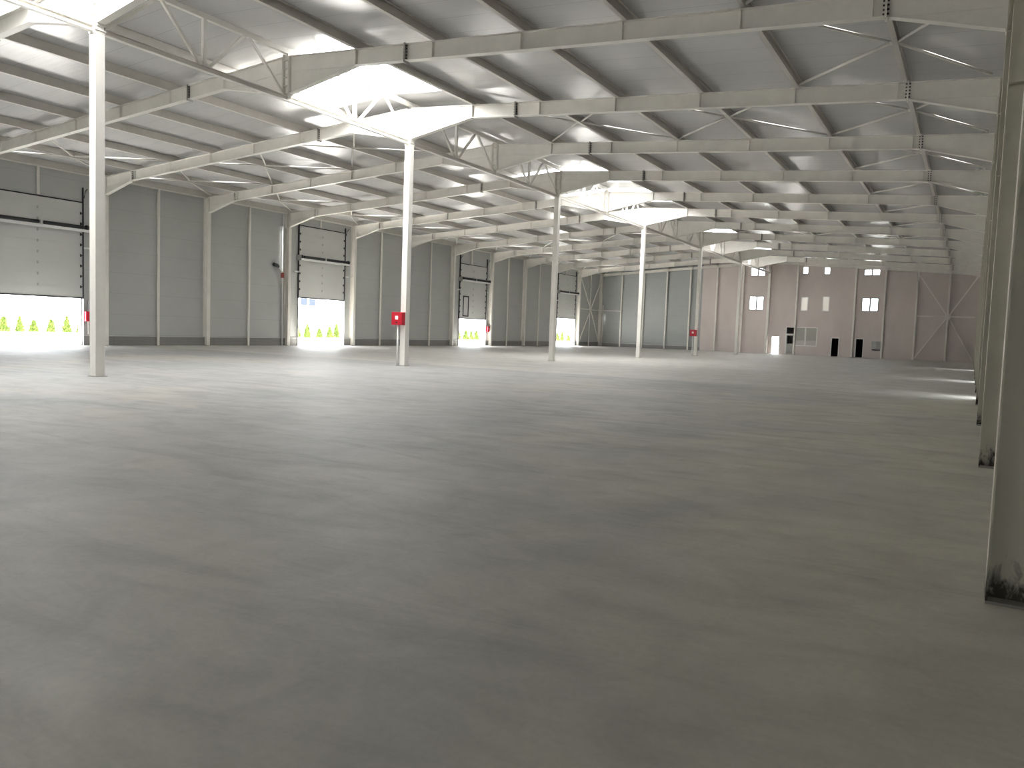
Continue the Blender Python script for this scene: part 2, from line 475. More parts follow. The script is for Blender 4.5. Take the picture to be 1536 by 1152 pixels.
# rooms behind the office doors and window
def room(name, x0, x1, z1, mat, dep):
    q = MB()
    y0, y1 = YF + 0.25, YF + 0.25 + dep
    q.box(x0, x1, y1, y1 + 0.1, 0, z1); q.box(x0 - 0.1, x0, y0, y1 + 0.1, 0, z1); q.box(x1, x1 + 0.1, y0, y1 + 0.1, 0, z1)
    q.box(x0 - 0.1, x1 + 0.1, y0, y1 + 0.1, z1, z1 + 0.1); q.box(x0 - 0.1, x1 + 0.1, y0, y1 + 0.1, -0.05, 0)
    structure(q.build(name, mat))
room('wall_office', -18.4, -14.6, 3.3, 'office_room', 3.0)
room('wall_corridor', -13.7, -12.3, 2.4, 'dark_room', 3.0)
room('wall_store', -11.2, -9.9, 2.4, 'dark_room', 3.0)
for n, (a, b, z0, z1) in DOOR.items():
    f = 0.08
    r = MB()
    r.box(a, a + f, YF - 0.03, YF + 0.2, 0, z1).box(b - f, b, YF - 0.03, YF + 0.2, 0, z1).box(a + f, b - f, YF - 0.03, YF + 0.2, z1 - f, z1)
    if n == 2: r.box(a + f, b - f, YF + 0.0, YF + 0.12, 2.22, 2.32)
    fr = structure(r.build('door_%d' % n, 'white_frame'))
    if n == 2:
        MB().box(a + f, b - f, YF + 0.05, YF + 0.065, 2.32, z1 - f).build('transom_pane', 'office_glass', fr)
        d = MB().box(a + f, b - f, YF + 0.03, YF + 0.08, 0.01, 0.12).box(a + f, a + f + 0.09, YF + 0.03, YF + 0.08, 0.12, 2.22)
        d.box(b - f - 0.09, b - f, YF + 0.03, YF + 0.08, 0.12, 2.22).box(a + f + 0.09, b - f - 0.09, YF + 0.03, YF + 0.08, 2.12, 2.22)
        lf = d.build('door_leaf', 'grey_box', fr)
        MB().box(a + f + 0.09, b - f - 0.09, YF + 0.05, YF + 0.06, 0.12, 2.12).build('pane', 'office_glass', lf)
        MB().box(a + f + 0.09, b - f - 0.09, YF + 0.035, YF + 0.05, 0.12, 1.2).build('lower_pane', 'frosted_dim', lf)
        MB().bar((b - f - 0.05, YF - 0.02, 0.95), (b - f - 0.05, YF - 0.02, 1.15), 0.03).build('door_handle', 'track_metal', lf)
    if n == 4:   # leaf swung inwards, seen edge on
        MB().box(b - f - 0.05, b - f, YF + 0.2, YF + 0.95, 0.01, z1 - f).build('door_leaf', 'dark_green', fr)

# concrete plinth and flashing strip along the foot of the panel walls
mb, mf = MB(), MB()
y = YB
for a, b in open_y + gate_y + [(YF, YF)]:
    mb.box(XWL, XWL + 0.05, y, a, 0, 0.5); mf.box(XWL, XWL + 0.09, y, a, 0.5, 0.545); y = b
structure(mb.build('baseboard_left', 'plinth')); structure(mf.build('trim_1', 'grey_box'))
mb, mf = MB(), MB()
mb.box(XWL + 0.05, XP, YF - 0.05, YF, 0, 0.42); mf.box(XWL + 0.09, -29.0, YF - 0.09, YF, 0.42, 0.47)
structure(mb.build('baseboard_far', 'plinth')); structure(mf.build('trim_2', 'grey_box'))
mb = MB()
for a, b in open_y + gate_y:      # folded metal reveals round the gate openings
    mb.box(XWL - 0.2, XWL + 0.02, a - 0.02, a + 0.02, 0, 4.9).box(XWL - 0.2, XWL + 0.02, b - 0.02, b + 0.02, 0, 4.9)
    mb.box(XWL - 0.2, XWL + 0.02, a - 0.02, b + 0.02, 4.88, 4.92)
structure(mb.build('trim_3', 'grey_box'))

# ------------------------------------------------------------------ steel: free columns on the ridge line
ORD = ['', 'first', 'second', 'third', 'fourth', 'fifth', 'sixth', 'seventh']
HC = 9.02
def free_column(label):
    r = thing('steel_column', (0, 0, 0), label, 'column', 'free standing columns down the middle')
    MB().box(-0.135, 0.135, -0.135, 0.135, 0.012, HC).build('shaft', 'steel', r, bevel=0.012)
    MB().box(-0.17, 0.17, -0.17, 0.17, 0, 0.012).build('base_plate', 'steel_dark', r)
    MB().box(-0.16, 0.16, -0.16, 0.16, HC, HC + 0.03).build('cap_plate', 'steel', r)
    post = MB()
    post.box(-0.13, -0.112, -0.11, 0.11, HC + 0.03, 10.42).box(0.112, 0.13, -0.11, 0.11, HC + 0.03, 10.42).box(-0.112, 0.112, -0.008, 0.008, HC + 0.03, 10.42)
    for k in range(5): post.box(-0.112, 0.112, -0.10, 0.10, 9.2 + k * 0.27, 9.215 + k * 0.27)
    post.build('head_post', 'steel', r)
    b = MB()
    for k in range(8):
        for sy in (-1, 1):
            b.tube([(0.13, sy * 0.07, 9.16 + k * 0.16), (0.165, sy * 0.07, 9.16 + k * 0.16)], 0.016, 6)
            b.tube([(-0.165, sy * 0.07, 9.16 + k * 0.16), (-0.13, sy * 0.07, 9.16 + k * 0.16)], 0.016, 6)
    b.build('bolt_rows', 'steel', r)
    return r
mid_lab = {1: 'nearest square free column, tallest in view, its foot at the edge of the bright floor',
           3: 'second free column, carrying a red cabinet, before the skylit truss',
           5: 'third free column, one past the big skylight, with no cabinet',
           7: 'fourth free column, bright white, standing before the grey far panels',
           9: 'fifth free column, with a small red cabinet, at the start of the pink plaster',
           11: 'sixth free column, slim, standing before the pink plaster wall',
           13: 'last column of the middle row, standing against the pink office wall',
           -1: 'free column behind the viewer that holds the nearest truss'}
proto = free_column(mid_lab[1]); proto.location = (XM, FY(1), 0); freeze(proto)
for n in (3, 5, 7, 9, 11, 13, -1):
    copy_tree(proto, (XM, FY(n) - (0.20 if n == 13 else 0), 0), mid_lab[n])

# ------------------------------------------------------------------ ridge trusses between the free columns, each two bays long
def truss(label):
    r = thing('roof_truss', (0, 0, 0), label, 'truss', 'ridge trusses between the free columns')
    L = 2 * BAY
    g = 0.145
    bc = MB(); bc.box(-0.08, 0.08, g, L - g, 8.985, 9.002).box(-0.08, 0.08, g, L - g, 9.125, 9.142).box(-0.008, 0.008, g, L - g, 9.002, 9.125)
    bc.box(-0.13, 0.13, g - 0.006, g + 0.012, 8.94, 9.2).box(-0.13, 0.13, L - g - 0.012, L - g + 0.006, 8.94, 9.2)
    bc.build('bottom_chord', 'steel', r)
    MB().prism([(-0.07, 10.50), (0.07, 10.50), (0.07, 10.655), (0, 10.665), (-0.07, 10.655)], 0.0, L).build('top_chord', 'steel', r)
    for b in (0, 1):
        y = b * BAY
        for u, v, w_ in ((0.03 if b == 0 else 0.02, 0.26, 0.085), (0.48, 0.285, 0.085), (0.525, 0.725, 0.085), (0.98 if b == 0 else 0.97, 0.755, 0.075)):
            MB().bar((0, y + u * BAY, 9.14), (0, y + v * BAY, 10.51), w_, w_, (1, 0, 0)).build('diagonal', 'steel', r)
        MB().box(-0.055, 0.055, y + 0.5 * BAY - 0.055, y + 0.5 * BAY + 0.055, 9.14, 10.51).build('vertical', 'steel', r)
        MB().box(-0.012, 0.012, y + 0.5 * BAY - 0.28, y + 0.5 * BAY + 0.28, 9.1, 9.25).build('gusset', 'steel', r)
    # post in the middle that carries the intermediate beams
    p = MB()
    p.box(-0.13, -0.112, BAY - 0.11, BAY + 0.11, 9.10, 10.5).box(0.112, 0.13, BAY - 0.11, BAY + 0.11, 9.10, 10.5).box(-0.112, 0.112, BAY - 0.008, BAY + 0.008, 9.14, 10.5)
    for k in range(5): p.box(-0.112, 0.112, BAY - 0.10, BAY + 0.10, 9.2 + k * 0.27, 9.215 + k * 0.27)
    p.prism([(-0.12, 9.12), (0.12, 9.12), (0.03, 8.985), (-0.03, 8.985)], BAY - 0.05, BAY + 0.05)
    p.build('mid_post', 'steel', r)
    b = MB()
    for k in range(8):
        for sy in (-1, 1):
            for x0, x1 in ((0.13, 0.165), (-0.165, -0.13)):
                b.tube([(x0, BAY + sy * 0.07, 9.22 + k * 0.16), (x1, BAY + sy * 0.07, 9.22 + k * 0.16)], 0.016, 6)
    b.build('bolt_rows', 'steel', r)
    return r
tr_lab = {-1: 'truss that ends on the nearest free column, running out over the viewer',
          1: 'ridge truss from nearest to second free column, its far half lit by the big skylight',
          3: 'shaded ridge truss between the second and third free columns',
          5: 'bright skylit ridge truss between the third and fourth free columns',
          7: 'shaded ridge truss between the fourth and fifth free columns',
          9: 'ridge truss between the fifth and sixth free columns, white at its near end',
          11: 'last ridge truss, from the sixth free column to the office wall'}
proto = truss(tr_lab[1]); proto.location = (XM, FY(1), 0); freeze(proto)
for n in (-1, 3, 5, 7, 9, 11): copy_tree(proto, (XM, FY(n) - (0.05 if n == 11 else 0), 0), tr_lab[n])

# ------------------------------------------------------------------ tapered roof beams, one each side of the ridge in every frame
D0, D1 = 0.17, abs(XR - XM)
def beam(sx, label, end=False):
    r = thing('roof_beam', (0, 0, 0), label, 'beam', 'sloping roof beams over the gates' if sx < 0 else 'sloping roof beams away from the gates')
    def P(d, z): return (sx * d, z)
    tw, fw, tf = 0.007, 0.11, 0.018
    d0, d1 = D0, D1 - 0.005
    bd = 0.30 if end else BD
    zb = lambda d: ztop(d) - bd
    MB().prism([P(d0, ztop(d0) - tf), P(d1, ztop(d1) - tf), P(d1, zb(d1) + tf), P(d0, zb(d0) + tf)], -tw, tw).build('web', 'steel', r)
    MB().prism([P(d0, ztop(d0)), P(d1, ztop(d1)), P(d1, ztop(d1) - tf), P(d0, ztop(d0) - tf)], -fw, fw).build('top_flange', 'steel', r)
    if end:
        MB().prism([P(d0, zb(d0)), P(d1, zb(d1)), P(d1, zb(d1) + tf), P(d0, zb(d0) + tf)], -fw, fw).build('bottom_flange', 'steel', r)
    else:
        hd, kd = 3.05, 18.15
        MB().prism([P(hd, zb(hd)), P(kd, zb(kd)), P(kd, zb(kd) + tf), P(hd, zb(hd) + tf)], -fw, fw).build('bottom_flange', 'steel', r)
        # haunch under the ridge end
        h = MB().prism([P(d0, zb(d0) + tf), P(hd, zb(hd) + tf), P(d0, 9.20 + tf)], -tw, tw)
        h.prism([P(d0, 9.20), P(hd, zb(hd)), P(hd, zb(hd) + tf), P(d0, 9.20 + tf)], -fw, fw)
        h.prism([P(d0, zb(d0)), P(hd - 0.1, zb(hd)), P(hd - 0.1, zb(hd) + 0.014), P(d0, zb(d0) + 0.014)], -0.03, 0.03)
        h.prism([P(d0 - 0.018, 9.14), P(d0, 9.14), P(d0, ztop(d0)), P(d0 - 0.018, ztop(d0))], -fw, fw)
        h.build('ridge_haunch', 'steel', r)
        # knee at the wall column
        k = MB().prism([P(kd, zb(kd) + tf), P(d1, zb(d1) + tf), P(d1, 8.09 + tf)], -tw, tw)
        k.prism([P(kd, zb(kd)), P(d1, 8.09), P(d1, 8.09 + tf), P(kd, zb(kd) + tf)], -fw, fw)
        k.prism([P(kd + 0.1, zb(kd + 0.1)), P(d1, zb(d1)), P(d1, zb(d1) + 0.014), P(kd + 0.1, zb(kd + 0.1) + 0.014)], -0.03, 0.03)
        k.prism([P(d1 - 0.016, 8.03), P(d1, 8.03), P(d1, ztop(d1)), P(d1 - 0.016, ztop(d1))], -fw, fw)
        k.build('eave_knee', 'steel', r)
        for d, dark in ((4.98, True), (kd, False)):
            s = MB().prism([P(d - 0.022, zb(d) - 0.05), P(d + 0.022, zb(d) - 0.05), P(d + 0.022, ztop(d) + 0.03), P(d - 0.022, ztop(d) + 0.03)], -0.12, 0.12)
            nf = len(s.bm.faces)
            for q in range(5):
                for sy in (-1, 1):
                    z = zb(d) + 0.06 + q * 0.095
                    for e in (-1, 1): s.tube([(sx * (d + e * 0.022), sy * 0.06, z), (sx * (d + e * 0.065), sy * 0.06, z)], 0.021, 6)
            so = s.build('splice_plate', 'steel_dark' if dark else 'steel', r)
            so.data.materials.append(M['track_metal'])
            for i, p in enumerate(so.data.polygons): p.material_index = int(i >= nf)
    for d in (3.05, 6, 9, 12, 15) + ((18,) if end else (17.88,)):
        s = MB()
        for sy in (-1, 1):
            s.prism([P(d - 0.009, zb(d) + tf), P(d + 0.009, zb(d) + tf), P(d + 0.009, ztop(d) - tf), P(d - 0.009, ztop(d) - tf)], *( (tw, fw) if sy > 0 else (-fw, -tw)))
        s.build('stiffener', 'steel', r)
    return r
def frame_words(n):
    if n % 2: return 'resting on the %s free column' % ORD[(n + 1) // 2]
    a = n // 2
    return 'midway between the %s and %s free columns' % (ORD[a], ORD[a + 1])
for sx in (-1, 1):
    wd = 'over the gates' if sx < 0 else 'away from the gates'
    proto = beam(sx, 'cream roof beam %s, %s' % (wd, frame_words(1))); proto.location = (XM, FY(1), 0); freeze(proto)
    for n in range(2, 13): copy_tree(proto, (XM, FY(n), 0), 'cream roof beam %s, %s' % (wd, frame_words(n)))
    e = beam(sx, 'shallow roof beam %s, set against the office end wall' % wd, True); e.location = (XM, YF - 0.13, 0)

# ------------------------------------------------------------------ columns of the side walls
def side_column(sx, label, mat):
    r = thing('wall_column', (0, 0, 0), label, 'column', 'columns along the gate wall' if sx < 0 else 'columns along the side wall without gates')
    dep = (XL - XWL) if sx < 0 else (XWR - XR)
    g = -1 if sx < 0 else 1          # outward direction
    def bx(q, a, b, y0, y1, z0, z1):
        x0, x1 = sorted((g * a, g * b)); q.box(x0, x1, y0, y1, z0, z1); return q
    zt = 9.03
    bx(MB(), 0, 0.014, -0.12, 0.12, 0.02, zt).build('inner_flange', mat, r)
    bx(MB(), dep - 0.016, dep - 0.002, -0.12, 0.12, 0.02, zt).build('outer_flange', mat, r)
    bx(MB(), 0.014, dep - 0.016, -0.006, 0.006, 0.02, zt).build('web', mat, r)
    bx(MB(), 0, dep - 0.002, -0.12, 0.12, 0, 0.02).build('base_plate', 'steel_dark', r)
    for z in (5.15, 8.05):
        for y0, y1 in ((-0.118, -0.006), (0.006, 0.118)):
            bx(MB(), 0.014, dep - 0.016, y0, y1, z, z + 0.016).build('stiffener', mat, r)
    return r
lw = {2: 'gate wall column before the first gate', 3: 'wall column after the first gate, behind the nearest free column',
      4: 'gate wall column midway between the first and second gates', 5: 'gate wall column just before the second gate, with the small red box',
      6: 'gate wall column just after the second gate', 7: 'gate wall column midway between second and third gates',
      8: 'gate wall column just before the third gate', 9: 'gate wall column just after the third gate',
      10: 'gate wall column midway between the third and fourth gates', 11: 'gate wall column just before the fourth gate, behind the third free column',
      12: 'gate wall column between the fourth gate and the cross bracing', 13: 'corner column where the gate wall meets the far panels'}
proto = side_column(-1, lw[2], 'steel'); proto.location = (XL, FY(2), 0); freeze(proto)
for n in range(3, 14): copy_tree(proto, (XL, FY(n) - (0.25 if n == 13 else 0), 0), lw[n])
NUM = ['nearest', 'second', 'third', 'fourth', 'fifth', 'sixth', 'seventh', 'eighth', 'ninth', 'tenth', 'eleventh', 'twelfth', 'thirteenth', 'last']
def rw(n):
    if n == 0: return 'nearest and widest side wall without gates column, with rust splashed round its foot'
    if n == 1: return 'second column of the side wall without gates, with a dark dirty foot'
    if n == 13: return 'corner column of the side wall without gates at the office end'
    return '%s column of the side wall without gates, counted away from the viewer' % NUM[n]
proto = side_column(1, rw(0), 'column'); proto.location = (XR, FY(0), 0); freeze(proto)
for n in range(1, 14): copy_tree(proto, (XR, FY(n) - (0.16 if n == 13 else 0), 0), rw(n))

# ------------------------------------------------------------------ purlins on top of the beams, running the length of the hall
PD = [3, 6, 9, 12, 15, 18, 20.6]
def purlin(sx, d, label):
    L0, L1 = YB + 0.01, YF - 0.01
    h0, h1 = ztop(d) + 0.002, zroof(d) - 0.012
    x = XM + sx * d
    q = MB()
    q.prism([(x - 0.006, h0), (x + 0.006, h0), (x + 0.006, h1), (x - 0.006, h1)], L0, L1)
    def sp(u0, u1, z0, z1): q.prism([(x + sx * u0, z0), (x + sx * u1, z0), (x + sx * u1, z1), (x + sx * u0, z1)], L0, L1)
    sp(0.006, 0.12, h0, h0 + 0.006); sp(0.114, 0.12, h0 + 0.006, h0 + 0.05)
    sp(0.006, 0.12, h1 - 0.006, h1); sp(0.114, 0.12, h1 - 0.05, h1 - 0.006)
    o = q.build('purlin', 'purlin')
    o['kind'] = 'thing'
    tag(o, label, 'purlin', 'purlins running the length of the roof')
for sx in (-1, 1):
    side = 'gate slope' if sx < 0 else 'slope without gates'
    for i, d in enumerate(PD):
        k = ['first', 'second', 'third', 'fourth', 'fifth', 'sixth', 'eave'][i]
        purlin(sx, d, ('long steel purlin, %s from the ridge on the %s' % (k, side)) if i < 6 else 'long steel purlin over the column heads at the eave of the %s' % side)

# ------------------------------------------------------------------ roof bracing
def cross(n, sx, da, dm, db, label, rad=0.038):
    r = thing('roof_bracing', (XM + sx * dm, FY(n + 0.5), ztop(dm)), label, 'bracing', 'crossed tubes bracing the roof plane')
    def L(d, y): return (sx * (d - dm), y, ztop(d) + 0.07 - ztop(dm))
    e = 0.13
    for dd in (da, db):
        g = 0.05 if dd > dm else -0.05
        q = -0.1 if dd > dm else 0.1
        for sy in (-1, 1):
            MB().tube([L(dm + g * 2, sy * 0.06), L(dd + q, sy * (BAY / 2 - e))], rad, 8).build('brace_tube', 'steel', r)
    MB().box(-0.09, 0.09, -0.16, 0.16, 0.055, 0.07).build('hub_plate', 'steel', r)
def bay_words(n):
    a = 'between the frames of ' 
    if n % 2: return 'just past the %s free column' % ORD[(n + 1) // 2]
    return 'just before the %s free column' % ORD[n // 2 + 1]
for n in range(1, 13):
    cross(n, 1, 15, 18, 20.3, 'crossed eave tubes on the slope without gates, %s' % bay_words(n))
    if n > 1: cross(n, -1, 15, 18, 20.3, 'crossed eave tubes above the gate wall, %s' % bay_words(n))
for n in (3, 8):
    for sx in (-1, 1):
        sd = 'gate slope' if sx < 0 else 'slope without gates'
        cross(n, sx, 3, 6, 9, 'crossed roof tubes high on the %s, %s' % (sd, bay_words(n)))
        cross(n, sx, 9, 12, 15, 'crossed roof tubes midway down the %s, %s' % (sd, bay_words(n)))

# ------------------------------------------------------------------ wall posts, eave beams, wall bracing
def post(x, y, z0, z1, label, group, w_=0.13, t_=0.10):
    o = MB().box(-t_ / 2, t_ / 2, -w_ / 2, w_ / 2, 0, z1 - z0).build('wall_post', 'steel', None, (x, y, z0), 0.008)
    o['kind'] = 'thing'
    return tag(o, label, 'post', group)
pg = 'slim posts of the gate wall'
pl = {3: 'slim wall post between the nearest free column and the next gate wall column', 4: 'slim wall post in the last panel bay before the second gate',
      6: 'slim wall post in the first panel bay after the second gate', 7: 'slim wall post in the last panel bay before the third gate',
      9: 'slim wall post in the first panel bay after the third gate', 10: 'slim wall post in the last panel bay before the fourth gate',
      12: 'slim wall post behind the cross bracing at the end of the gate wall'}
for n, l in pl.items(): post(XWL + 0.15, FY(n + 0.5), 0, 8.98, l, pg)
for (n, a, b, zb_), k in zip(GATES, ('first', 'second', 'third', 'fourth')):
    post(XWL + 0.08, FY(n + 0.48), zb_ + GH + 0.08, 8.98, 'short wall post above the %s gate' % k, pg)
fx = {-38.1: 'end wall post nearest the gate wall corner, where the level strut ends', -35.2: 'grey end wall post behind the fourth free column', -32.3: 'grey end wall post midway across the far panels',
      -29.4: 'grey end wall post close before the pink plaster begins', -26.2: 'end wall post on the pink plaster near the grey panels', -23.2: 'pink wall post beside the leftmost pair of windows',
      -17.23: 'pink wall post between the glazed door and the office window', -11.24: 'pink wall post between the two dark doorways', -8.34: 'pink wall post beside the grey wall cabinet',
      -5.32: 'pink wall post at the near edge of the crossed bracing', -2.40: 'post through the hub of the crossed bracing on the pink wall'}
for x, l in fx.items():
    d = abs(x - XM)
    o = MB().box(-0.085, 0.085, -0.07, 0.07, 0, ztop(d) - 0.302).build('wall_post', 'steel', None, (x, YF - 0.13, 0), 0.008)
    o['kind'] = 'thing'; tag(o, l, 'post', 'posts of the end wall')
for sx, l in ((-1, 'pale eave beam along the top of the gate wall'), (1, 'pale eave beam along the top of the side wall without gates')):
    x = XWL + 0.14 if sx < 0 else XWR - 0.14
    o = MB().box(x - 0.07, x + 0.07, YB + 0.01, YF - 0.01, 9.005, 9.025).box(x - 0.012, x + 0.012, YB + 0.01, YF - 0.01, 8.95, 9.005).build('eave_beam', 'steel')
    o['kind'] = 'thing'; tag(o, l, 'beam')
# crossed tubes on the gate wall's last bay
r = thing('wall_bracing', (XWL + 0.26, FY(12.5), 0), 'crossed bracing tubes in the last bay of the gate wall', 'bracing')
hz = 4.45; hb = BAY / 2 - 0.15
for sy in (-1, 1):
    hb = BAY / 2 - (0.42 if sy > 0 else 0.15)
    MB().bar((0, sy * 0.12, hz + 0.12), (0, sy * hb, 8.3), 0.09).build('brace_tube', 'steel', r)
    MB().bar((0, sy * 0.12, hz - 0.12), (0, sy * hb, 0.25), 0.09).build('brace_tube', 'steel', r)
    MB().bar((0, sy * 0.13, hz), (0, sy * hb, hz), 0.10).build('strut', 'steel', r)
MB().box(-0.02, 0.02, -0.22, 0.22, hz - 0.22, hz + 0.22).build('hub_plate', 'steel', r)
MB().box(-0.13, -0.05, -0.05, 0.05, hz - 0.1, hz + 0.1).build('bracket', 'steel', r)
# crossed tubes on the pink wall
r = thing('wall_bracing', (-2.40, YF - 0.26, 0), 'large crossed bracing tubes on the pink wall beside the side wall corner', 'bracing')
hz = 4.55
for x, zt_, in ((-2.78, 8.75), (2.40, 8.55)):
    s = 1 if x > 0 else -1
    MB().bar((s * 0.15, 0, hz + 0.2), (x, 0, zt_), 0.10).build('brace_tube', 'steel', r)
    MB().bar((s * 0.15, 0, hz - 0.2), (x, 0, 0.2), 0.10).build('brace_tube', 'steel', r)
    MB().bar((s * 0.13, 0, hz), (x, 0, hz), 0.13).build('strut', 'steel', r)
MB().box(-0.26, 0.26, -0.015, 0.015, hz - 0.28, hz + 0.28).build('hub_plate', 'steel', r)
MB().box(-0.08, 0.08, 0.015, 0.06, hz - 0.1, hz + 0.1).build('bracket', 'steel', r)
# level strut on the far grey panels
o = MB().bar((XL + 0.02, YF - 0.26, 4.45), (-38.03, YF - 0.26, 4.45), 0.10).box(-38.12, -38.06, YF - 0.26, YF - 0.2, 4.4, 4.5).build('wall_strut', 'steel'); o['kind'] = 'thing'
tag(o, 'level strut on the far grey panels beside the gate wall corner', 'strut')
o = MB().tube([(XL + 0.2, YF - 0.32, 0), (XL + 0.2, YF - 0.32, 5.1)], 0.07, 12).tube([(XL + 0.2, YF - 0.32, 5.08), (XL + 0.2, YF - 0.32, 5.14)], 0.085, 12).build('standpipe', 'steel'); o['kind'] = 'thing'
tag(o, 'pale standpipe in the corner of the gate wall and far panels', 'pipe')

# ------------------------------------------------------------------ lifting gates
gl = ['first lifting gate, cut by the edge of the view, wider looking than the others', 'second lifting gate, raised highest, with a house seen below it',
      'third lifting gate, with a small dark framed door in its leaf', 'fourth lifting gate, furthest off, partly hidden by the third free column']
for gi, ((n, a, b, zb_), (y0, y1)) in enumerate(zip(GATES, gate_y)):
    yc = (y0 + y1) / 2; h = (y1 - y0) / 2
    r = thing('lifting_gate', (XWL, yc, 0), gl[gi], 'gate', 'lifting gates in the side wall')
    leaf = MB(); k = 9; ph = GH / k
    for i in range(k):
        leaf.prism([(0.045, zb_ + i * ph + 0.008), (0.085, zb_ + i * ph + 0.012), (0.085, zb_ + (i + 1) * ph - 0.012), (0.045, zb_ + (i + 1) * ph - 0.008)], -h - 0.02, h + 0.02)
    leaf.box(0.045, 0.076, -h - 0.02, h + 0.02, zb_, zb_ + GH)
    lo = leaf.build('leaf', 'gate', r)
    MB().box(0.035, 0.095, -h - 0.02, h + 0.02, zb_ - 0.07, zb_).build('bottom_seal', 'track_metal', lo)
    MB().box(0.04, 0.10, -h - 0.02, h + 0.02, zb_ + GH, zb_ + GH + 0.06).build('top_rail', 'black_metal', lo)
    for i in range(1, k):
        z = zb_ + i * ph
        MB().box(0.085, 0.105, -0.04, 0.04, z - 0.07, z + 0.07).build('middle_hinge', 'grey_box2', lo)
        for s in (-1, 1):
            hg = MB().box(0.085, 0.11, s * (h - 0.07) - 0.035, s * (h - 0.07) + 0.035, z - 0.07, z + 0.07)
            hg.tube([(0.125, s * (h - 0.09), z), (0.125, s * (h + 0.05), z)], 0.026, 8).build('roller_hinge', 'black_metal', lo)
    if gi == 2:
        d0, d1, e0, e1 = -h + 0.55, -h + 1.50, zb_ + 0.14, zb_ + 2.05
        f = MB()
        for q in ((d0, d0 + 0.1, e0, e1), (d1 - 0.1, d1, e0, e1), (d0 + 0.1, d1 - 0.1, e0, e0 + 0.1), (d0 + 0.1, d1 - 0.1, e1 - 0.1, e1)):
            f.box(0.085, 0.12, *q)
        f.build('wicket_frame', 'black_metal', lo)['label'] = 'dark frame of the small walk-through door'
        MB().box(0.12, 0.16, d1 - 0.16, d1 - 0.12, zb_ + 1.0, zb_ + 1.15).build('wicket_handle', 'black_metal', lo)
    for s in (-1, 1):
        y = s * (h + 0.06)
        zt_ = min(zb_ + GH + 0.8, 8.75)
        MB().box(0.02, 0.15, y - 0.012, y + 0.012, zb_ - 0.07, zt_).build('track', 'track_metal', r)
        MB().box(0.02, 0.15, y - 0.012, y + 0.012, 0.0, zb_ - 0.07).build('lower_track', 'grey_box', r)
        q = MB().tube([(0.14 + 0.28 * (1 - math.cos(u * math.pi / 10)), s * (h + 0.10), zt_ - 0.55 + 0.45 * math.sin(u * math.pi / 10)) for u in range(6)], 0.022, 6)
        q.build('track_bend', 'track_metal', r)
        MB().bar((0.10, y + s * 0.02, 5.16), (0.10, y + s * 0.42, 5.16), 0.07, 0.09).build('track_bracket', 'white_metal', r)
    zs = 6.2
    MB().tube([(0.40, -h - 0.16, zs), (0.40, h + 0.18, zs)], 0.02, 8).build('shaft', 'track_metal', r)
    MB().bar((0.40, -h - 0.16, zs - 0.17), (0.40, h + 0.26, zs - 0.17), 0.12, 0.13).build('shaft_beam', 'white_metal', r)
    for s in (-1, 1):
        pts = [(0.40, s * (0.12 + (h - 0.24) * u / 40), zs) for u in range(41)]
        MB().tube(pts, [0.10 if u % 2 else 0.085 for u in range(41)], 10).build('torsion_spring', 'black_metal', r)
        MB().tube([(0.40, s * (h + 0.02), zs), (0.40, s * (h + 0.14), zs)], 0.13, 16).build('cable_drum', 'black_metal', r)
        MB().box(0.0, 0.46, s * (h + 0.17) - 0.015, s * (h + 0.17) + 0.015, zs - 0.26, zs + 0.12).build('end_bracket', 'grey_box2', r)
    MB().box(0.10, 0.46, -0.05, 0.05, zs - 0.2, zs + 0.1).build('middle_bracket', 'grey_box', r)

# ------------------------------------------------------------------ red cabinets, pipes, small boxes
def cabinet(label, w_, h_, d_):
    """origin at the middle of the back, front towards -y"""
    r = thing('fire_cabinet', (0, 0, 0), label, 'cabinet', 'red fire cabinets')
    MB().box(-w_ / 2, w_ / 2, -d_, 0, -h_ / 2, h_ / 2).build('body', 'red', r, bevel=0.008)
    dr = MB().box(-w_ / 2 + 0.015, w_ / 2 - 0.015, -d_ - 0.018, -d_, -h_ / 2 + 0.015, h_ / 2 - 0.015).build('door', 'red', r, bevel=0.006)
    MB().box(-0.075, 0.075, -d_ - 0.022, -d_ - 0.018, -0.04, 0.11).build('sign', 'white_sign', dr)['label'] = 'white square sign'
    MB().tube([(0, -d_ - 0.018, -0.16), (0, -d_ - 0.03, -0.16)], 0.035, 12).build('latch', 'black_metal', dr)
    return r
cz = 1.94
c1 = cabinet('large red fire cabinet with a white sign on the second free column', 0.56, 0.53, 0.20)
c1.location = (XM - 0.155, FY(3) - 0.137, cz); freeze(c1)
c2 = copy_tree(c1, (XM - 0.20, FY(9) - 0.137, 1.925), 'red fire cabinet on the fifth free column, in front of the far wall')
def pipe(name, pts, rad, label, cat='pipe'):
    o = MB().tube(pts, rad, 10).build(name, 'white_metal'); o['kind'] = 'thing'
    return tag(o, label, cat)
pipe('water_pipe', [(XM - 0.16, FY(3) - 0.24, 0), (XM - 0.16, FY(3) - 0.24, cz - 0.265)], 0.042, 'white pipe rising to the red cabinet on the second free column')
pipe('water_pipe', [(XM - 0.22, FY(9) - 0.24, 0), (XM - 0.22, FY(9) - 0.24, 1.925 - 0.265)], 0.042, 'white pipe rising to the red cabinet on the fifth free column')
for gn, z, l, pl_ in ((2.875, 1.55, 'red fire cabinet on the gate wall, half behind the nearest free column', 'white pipe behind the red cabinet next to the first gate'),
                 (8.94, 1.62, 'small red fire cabinet on the gate wall just past the third gate', 'white pipe behind the red cabinet past the third gate')):
    c = copy_tree(c1, (XWL + 0.09, FY(gn), z), l)
    c.rotation_euler = (0, 0, math.pi / 2)
    if gn > 5: c.scale = (0.62, 1, 1.0)
    pipe('water_pipe', [(XWL + 0.045, FY(gn), 0.6), (XWL + 0.045, FY(gn), z + 0.9)], 0.03, pl_)
